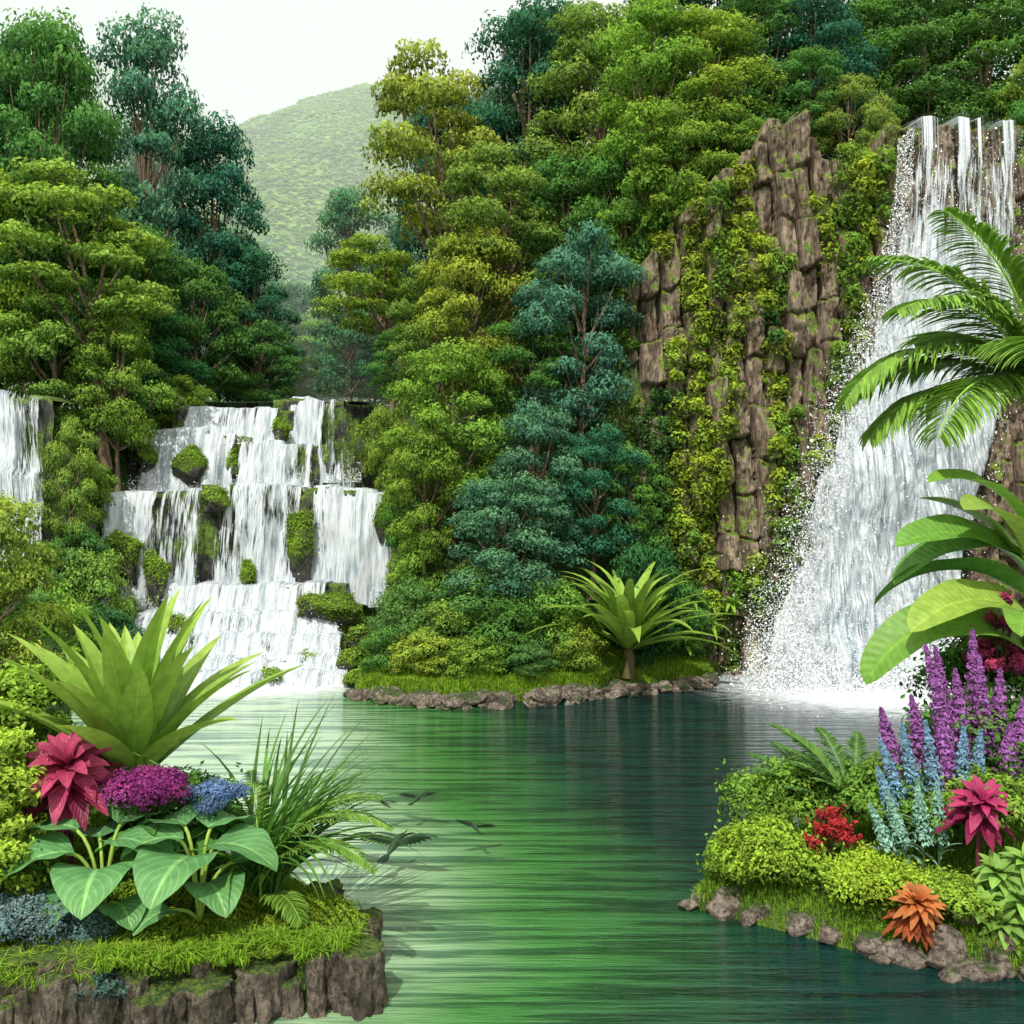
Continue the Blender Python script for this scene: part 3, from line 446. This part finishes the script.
# peninsula rosette plant
mb=MB();tube(mb,[(4.4,38.8,.5),(4.45,38.85,1.2),(4.4,38.8,1.6)],[.28,.22,.16],8,(.12,.1,.04))
rosette(mb,(4.4,38.9,1.5),44,4.4,.55,(.30,.47,.07),.45,1.48,1.05,pf=lance,fold=.15,nn=14,wave=.1,shr=.05,p=1.6)
mb.obj('banana_plant',[BAN])
for (x,y,z,s) in [(7.9,41.0,2.2,.8),(6.9,40.9,1.4,.6),(8.8,41.2,3,.6),(7.2,41,3.2,.7)]:
    mb=MB();rosette(mb,(x,y,z),22,1.4*s,.16,(.24,.42,.05),-.1,1.2,1.);mb.obj('fern_tuft',[BROAD])
# --- left foreground
mb=MB();rosette(mb,(-6.8,18.3,2.45),30,3.5,.66,(.20,.39,.055),.75,1.5,.48,pf=lance,tip=(.36,.52,.08),fold=.22,nn=14,p=1.6,shr=.02,jit=.12);mb.obj('broad_leaf_agave',[m_broad('agave_leaf',3.,1.,(1.5,1.4,1.2),.25,.6)])
HOST=m_broad('hosta_leaf',7.,9.,(2.6,2.1,2.0),.18,.75)
def hosta(x,y,z,spec):
    mb=MB()
    for az,out,h,L,W in spec:
        az=R(az);tx,ty=x+out*math.cos(az),y+out*math.sin(az)
        tube(mb,bez((x,y,z),(x+out*.3*math.cos(az),y+out*.3*math.sin(az),z+h*1.0),(tx,ty,z+h)),.03,6,(.18,.32,.06))
        blade(mb,(tx-.12*math.cos(az),ty-.12*math.sin(az),z+h),az,.30,-.85,L*.95,W*1.05,18,11,ovate,.12,np.array((.11,.28,.10))*U(.85,1.25),(.16,.36,.12),0,.05)
    mb.obj('hosta_plant',[HOST])
hosta(-6.5,16.3,1.0,[(-80,.5,.95,1.3,1.15),(-150,.55,1.15,1.25,1.1),(-20,.35,1.3,1.2,1.05),(165,.6,1.4,1.2,1.0),(-115,.5,.5,.95,.8),(60,.4,1.45,1.1,.9),(-50,.7,.45,.8,.75),(190,.9,.9,1.1,.95),(120,.5,1.2,1.0,.9)])
hosta(-4.95,16.2,1.0,[(-100,.4,1.15,1.4,1.2),(-15,.35,1.25,1.3,1.05),(-165,.35,1.35,1.1,1.0),(-55,.5,.75,1.0,.9),(60,.3,1.45,1.1,.9),(-130,.6,.35,.75,.65),(20,.6,.9,1.0,.8),(150,.4,1.5,1.0,.85)])
MAG=m_broad('coleus_leaf',9.,6.,(1.8,1.8,1.8),.2,.6)
def coleus(name,c,z0,n,L,W,col,tip=None,tilt=.65):
    mb=MB();tube(mb,[(c[0],c[1]+.1,z0),(c[0],c[1]+.1,(z0+c[2])/2),c],[.05,.045,.03],6,(.12,.03,.04))
    rosette(mb,c,n,L,W,col,-.15,1.15,.6,pf=lance,tip=tip,fold=.2,nn=10,wave=.15,tilt=tilt,jit=.25)
    rosette(mb,(c[0],c[1]+.15,c[2]-.25),int(n*.8),L*1.3,W*1.15,np.array(col)*.7,-.35,.3,.6,pf=lance,fold=.2,nn=10,wave=.15,tilt=tilt*.6,jit=.3);mb.obj(name,[MAG])
coleus('magenta_coleus',(-7.35,16.95,3.25),1.2,26,.95,.31,(.36,.03,.09),(.52,.08,.17),.5)
coleus('magenta_coleus',(8.2,17.9,2.35),1,24,.68,.22,(.36,.02,.10),(.52,.06,.17),.5)
def flowerdome(name,c,r,fl,n,s,col,z0):
    mb=MB()
    for _ in range(22):
        a=U(0,6.28);q=U(0,.68)*r;dome(mb,(c[0]+q*math.cos(a),c[1]+q*math.sin(a),c[2]+r*fl*.55*(1-(q/r)**2)+U(-.05,.05)),r*.30,.85,n//18,s,base=np.array(col)*U(.6,1.4),lo=-.2)
    for _ in range(10):
        a=U(0,6.28);tube(mb,bez((c[0],c[1],z0),(c[0],c[1],c[2]-.4),(c[0]+.5*r*math.cos(a),c[1]+.5*r*math.sin(a),c[2])),.02,5,(.06,.14,.03),1)
    rosette(mb,(c[0],c[1],c[2]-.35),12,r*1.2,.3,(.09,.24,.05),-.4,.4,.5);
    mb.obj(name,[LEAF,GRASS],False)
flowerdome('purple_hydrangea',(-6.0,16.75,2.65),.9,.75,7000,.03,(.34,.06,.28),1)
flowerdome('blue_hydrangea',(-4.95,17.0,2.55),.66,.7,3800,.028,(.16,.27,.52),1)
def bush(name,x,y,z,r,h,leaf,n,col,k=14):
    mb=MB()
    for i in range(k):
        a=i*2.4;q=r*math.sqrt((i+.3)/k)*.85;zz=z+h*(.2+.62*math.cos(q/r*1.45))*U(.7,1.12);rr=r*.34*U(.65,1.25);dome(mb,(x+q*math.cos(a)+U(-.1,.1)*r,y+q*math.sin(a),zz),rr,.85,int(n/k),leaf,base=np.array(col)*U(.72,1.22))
        m=10;a2=U(0,6.28,m);Pp=np.array([x+q*math.cos(a),y+q*math.sin(a),zz])+np.stack([np.cos(a2),np.sin(a2),U(.3,1,m)],-1)*rr*1.25;cloud(mb,Pp,rng.normal(size=(m,3)),leaf*1.2,np.array(col)*1.1)
    for i in range(9):
        a=U(0,6.28);tube(mb,bez((x,y,z-.1),(x,y,z+h*.4),(x+.5*r*math.cos(a),y+.5*r*math.sin(a),z+h*.8)),.02,5,(.1,.08,.04),1)
    mb.obj(name,[LEAF,GRASS],False)
bush('golden_shrub',-8.25,16.6,1,.9,3.1,.06,9500,(.38,.56,.08),26);bush('golden_shrub',-8.9,18.6,2,1.0,3.2,.065,7000,(.28,.47,.07),20)
bush('golden_shrub',-8.0,15.9,1,.7,1.7,.05,5000,(.32,.50,.07));bush('blue_groundcover',-7.4,15.6,.95,.75,.7,.032,6500,(.20,.32,.36),20);bush('blue_groundcover',-6.5,15.6,.9,.4,.45,.028,2400,(.16,.29,.28))
bush('creeping_groundcover',-5.95,14.75,.45,.36,.5,.03,1900,(.10,.19,.17));bush('green_shrub',-5.9,18.0,1.4,1.2,1.3,.06,6000,(.12,.28,.06))
# arching grass
mb=MB()
for i in range(180):
    a=U(-1.1,1.8) if i%4 else U(0,6.28);b=(-4.2+U(-.35,.35),17.2+U(-.3,.3),1.0);L=U(1.6,3.8);e=U(1.05,1.52)
    blade(mb,b,a,e,e-U(.5,1.9),L,U(.05,.09),10,3,strap,.25,np.array((.11,.26,.045))*U(.6,1.5))
mb.obj('arching_grass',[BROAD])
mb=MB()
for az,e0,e1,L,z in[(-25,1.05,-.7,2.6,1.4),(-5,1.2,-.6,2.7,1.5),(20,1.25,-.3,2.6,1.4),(-50,.95,-.8,1.6,1.),(110,1.3,.2,2.4,1.2)]:
    frond(mb,(-4.1,16.7,z),R(az),e0,e1,L,44,.40,.06,(.20,.37,.05),.7,rr=.018)
mb.obj('arching_fern',[BROAD])
# birds skimming the water
BIRD=m_broad('bird_plumage',9.,6.,(1.8,1.8,1.6),.05,.4)
def bird(x,y,z,s,yaw,bank,flap,pitch=0.):
    mb=MB();t=np.linspace(0,1,14);P=np.stack([(t-.5)*.8,0*t,.04*np.sin(t*3.1)],-1);r=np.interp(t,[0,.1,.2,.3,.45,.7,.9,1],[.004,.022,.07,.058,.09,.075,.03,.012]);tube(mb,P[::-1],r[::-1]*0+np.interp(t,[0,.1,.2,.3,.45,.7,.9,1],[.004,.022,.07,.058,.09,.075,.03,.012]),10,(.025,.05,.025))
    tube(mb,[(.39,0,.01),(.5,0,-.01)],[.018,.003],6,(.12,.09,.03))
    for sd in(-1,1):
        for q in range(9):
            f=q/8;a0=95+45*f if False else 150-58*f
            b=(.13-.10*f,sd*(.04+.42*f),.05+.42*f*math.sin(flap));L=.30+.34*f**1.5
            blade(mb,b,sd*R(a0),flap*.5*f,-.2*f,L,.13,8,3,lance,.05,np.array((.022,.055,.022))*U(.8,1.4))
        P=bez((.16,sd*.03,.05),(.20,sd*.3,.05+.3*math.sin(flap)),(.05,sd*.5,.06+.5*math.sin(flap)),8);tube(mb,P,np.linspace(.035,.012,8),6,(.03,.06,.03))
    for a in(-22,-8,8,22): blade(mb,(-.32,0,.02),R(180+a),0.,.05,.34,.10,6,3,strap,.05,(.02,.045,.02))
    cy,sy=math.cos(yaw),math.sin(yaw);cb,sb=math.cos(bank),math.sin(bank);cp,sp_=math.cos(pitch),math.sin(pitch)
    for i in range(len(mb.V)):
        v=mb.V[i]*s;v=np.stack([v[:,0],v[:,1]*cb-v[:,2]*sb,v[:,1]*sb+v[:,2]*cb],-1);v=np.stack([v[:,0]*cp-v[:,2]*sp_,v[:,1],v[:,0]*sp_+v[:,2]*cp],-1);mb.V[i]=np.stack([v[:,0]*cy-v[:,1]*sy+x,v[:,0]*sy+v[:,1]*cy+y,v[:,2]+z],-1)
    mb.obj('bird',[BIRD])
bird(-2.9,23.3,.62,.5,R(140),.5,.5,.2);bird(-2.15,23.6,.66,.62,R(60),-.2,.35,.2);bird(-.8,21.8,.6,.56,R(120),.3,.3,.2);bird(-2.35,20.8,.6,1.0,R(65),-.15,.35,.35)
# --- right foreground
bush('yellow_green_shrub',4.9,19.2,.45,1.1,1.1,.045,12000,(.32,.50,.06),34);bush('yellow_green_shrub',6.5,18.2,.5,1.0,.75,.038,12000,(.36,.54,.06),34);bush('yellow_green_shrub',5.4,20.2,1.0,1.1,1.4,.05,9000,(.20,.38,.06),26)
bush('green_shrub',7.3,19.4,1.3,1.2,1.2,.055,9000,(.17,.34,.06),24);bush('red_leaf_shrub',5.85,18.8,.9,.45,1.1,.04,1100,(.50,.05,.06),14);bush('green_shrub',9.4,20.2,2.1,1.5,1.6,.065,8000,(.12,.28,.06),20)
bush('green_shrub',8.7,18.7,1.6,1.1,1.1,.055,7000,(.22,.39,.06),20);bush('green_shrub',10.5,22,2.5,1.6,2.6,.075,8000,(.13,.30,.06),22);bush('yellow_green_shrub',7.5,17.5,.55,.7,.6,.04,5000,(.28,.45,.06),20)
bush('pink_flower_shrub',9.9,20.8,3,.6,2.9,.045,3800,(.50,.08,.20),12);bush('yellow_green_shrub',4.3,19.5,.3,.6,.7,.04,4500,(.26,.45,.06),18)
coleus('copper_coleus',(6.75,17.0,.95),.3,40,.5,.14,(.50,.11,.03),(.58,.24,.07),.5)
def spikes(name,lst,col,n,s,w=.12,leafcol=(.10,.2,.08)):
    mb=MB()
    for (x,y,z,h,lx) in lst:
        tube(mb,[(x,y,z),(x+lx*.4,y,z+h*.5),(x+lx,y,z+h)],.02,5,(.08,.16,.05));t=U(0,1,n)**.9;a=U(0,6.28,n);r=w*(1-t)**.7*U(.7,1.1,n)*(1+.25*np.sin(t*60))
        tb=.35+.65*t;P=np.stack([x+lx*tb**1.5+r*np.cos(a),y+r*np.sin(a),z+h*tb],-1);N=np.stack([np.cos(a),np.sin(a),.5+0*a],-1)+.4*rng.normal(size=(n,3))
        cloud(mb,P,N,s*U(.7,1.2,n),np.array(col)*U(.6,1.4,n)[:,None])
        for q in range(9): blade(mb,(x,y,z+h*.06*q),U(0,6.28),.9,.2,.5*U(.7,1.2),.08,6,3,lance,.2,np.array(leafcol)*U(.7,1.3))
    mb.obj(name,[LEAF],False)
spikes('purple_salvia',[(8.3,19.2,1.8,3.1,-.55),(8.6,19.4,1.8,2.6,-.2),(8.9,19.3,1.9,2.8,-.1),(9.2,19.5,1.9,2.5,.1),(7.3,19.3,1.8,1.9,-.35),(7.9,19.5,1.8,2.1,-.3),(8.1,18.9,1.6,2.0,-.2),(9.4,19.2,1.9,2.0,.2),(9.1,18.9,1.8,1.7,.1),(8.45,19.6,1.9,2.9,-.35),(9.0,19.8,2,3.1,-.1)],(.36,.14,.42),800,.05,.22)
spikes('blue_lupine',[(7.2,18.7,1.4,1.9,-.5),(7.5,18.8,1.4,2.1,-.35),(7.8,18.7,1.4,2.2,-.25),(8.2,18.7,1.4,2.1,.05),(7.0,18.5,1.3,1.5,-.4),(8.5,18.8,1.5,1.9,.1)],(.22,.38,.54),600,.045,.17)
spikes('silver_sage',[(7.0,18.2,1,1.5,-.35),(7.3,18.1,1,1.7,-.15),(7.6,18.2,1,1.6,-.05),(6.8,18.3,1,1.2,-.4)],(.30,.50,.42),500,.045,.15,(.25,.42,.34))
mb=MB()
for az,L in[(100,2.3),(130,2.2),(160,2.1),(185,1.9),(70,2.2),(210,1.6),(40,2.0),(145,2.6)]:
    frond(mb,(6.6,19.7,1.3),R(az),1.3,.2,L,38,.40,.07,(.14,.29,.06),.4,rr=.015)
mb.obj('fern',[BROAD])
mb=MB()
for az,L in[(150,1.7),(190,1.6),(110,1.8),(230,1.3),(80,1.5)]: frond(mb,(5.9,20,1.3),R(az),1.25,.1,L*1.1,30,.36,.065,(.10,.24,.05),.4,rr=.015)
mb.obj('fern',[BROAD])
mb=MB()
for (x,y,z) in [(8.15,17.0,.6),(8.45,17.0,1.0),(8.25,17.4,1.3),(8.7,17.3,1.5),(7.9,17.2,.8)]: rosette(mb,(x,y,z),22,.55,.2,(.27,.47,.09),-.3,1.2,.6,pf=lance,tilt=.3)
mb.obj('lush_leaf_plant',[BROAD])
# banana plant at right edge
mb=MB();tube(mb,[(10.6,20.8,1.5),(10.55,20.8,3.5),(10.5,20.8,5.2)],[.2,.17,.1],9,(.16,.22,.06))
for az,z,e0,e1,L,W,c,rl in [(185,4.5,.8,-1.15,4.1,1.1,(.20,.40,.055),-.6),(200,5.2,.6,-.7,3.2,1.0,(.34,.50,.08),-.5),(170,5.6,.75,-.9,3.4,1.0,(.12,.30,.06),.3),(190,6.0,.95,-.5,3.3,.95,(.18,.38,.06),-.5),(150,6,1.2,.1,2.8,.85,(.26,.44,.06),0.),(-120,5,.7,-.6,2.4,.8,(.22,.42,.06),0.),(215,6.3,1.1,-.2,2.8,.9,(.34,.49,.09),-.4),(178,6.4,.5,-.9,3.0,.9,(.15,.34,.06),-.3),(195,6.8,1.2,-.3,2.9,.85,(.22,.42,.06),-.3)]:
    blade(mb,(10.5,20.8,z),R(az),e0,e1,L,W,26,7,obl,.16,np.array(c),None,0,.05,1.,rl)
mb.obj('banana_plant',[BAN])
# palm
mb=MB();c=(11.5,22.3,9.7);tube(mb,bez((12.0,22.5,1),(12.1,22.5,6),c,14),np.linspace(.26,.16,14),10,(.14,.11,.07),1)
for az,e0,e1,L in[(186,.85,-1.05,5.2),(200,1.2,-.5,4.8),(172,1.35,0.,5.2),(150,.8,-.8,4.4),(215,.5,-1.1,4.4),(240,.9,-.7,4.),(120,1.1,-.3,4.),(60,.8,-.8,4.),(0,.8,-.8,4.),(-60,.7,-.8,4.),(190,1.52,.5,4.9),(-100,1.0,-.6,3.5),(182,.45,-1.0,4.2)]:
    frond(mb,c,R(az),e0,e1,L,84,1.5,.10,(.26,.46,.07),.85,R(56),.05,pn_=6)
mb.obj('palm_tree',[BROAD,BARK])
# ---------------------------------------------------------------- light, world, camera
w=bpy.data.worlds.new('World');sc.world=w;w.use_nodes=True;nt=w.node_tree;bg=nt.nodes['Background']
sky=nt.nodes.new('ShaderNodeTexSky');sky.sky_type='NISHITA';sky.sun_disc=False;sky.sun_elevation=R(52);sky.sun_rotation=R(198);sky.dust_density=4;sky.air_density=1.2
mx=nt.nodes.new('ShaderNodeMix');mx.data_type='RGBA';mx.inputs[0].default_value=.88;mx.inputs[7].default_value=(10.6,10.6,10.2,1)
nt.links.new(sky.outputs[0],mx.inputs[6]);nt.links.new(mx.outputs[2],bg.inputs[0]);bg.inputs[1].default_value=.115
from mathutils import Vector
l=bpy.data.lights.new('sun','SUN');l.energy=4.2;l.angle=R(.6);l.color=(1,.96,.88);o=bpy.data.objects.new('sun',l);sc.collection.objects.link(o)
o.rotation_euler=Vector((.19,.58,-.79)).to_track_quat('-Z','Y').to_euler()
cd=bpy.data.cameras.new('camera');cam=bpy.data.objects.new('camera',cd);sc.collection.objects.link(cam);cam.location=(0,0,8);cam.rotation_euler=(R(90),0,0);cd.lens=36;cd.sensor_width=36;cd.shift_y=-.03125;cd.clip_end=3000
sc.camera=cam
sc.view_settings.view_transform='Standard';sc.view_settings.look='None';sc.view_settings.exposure=0
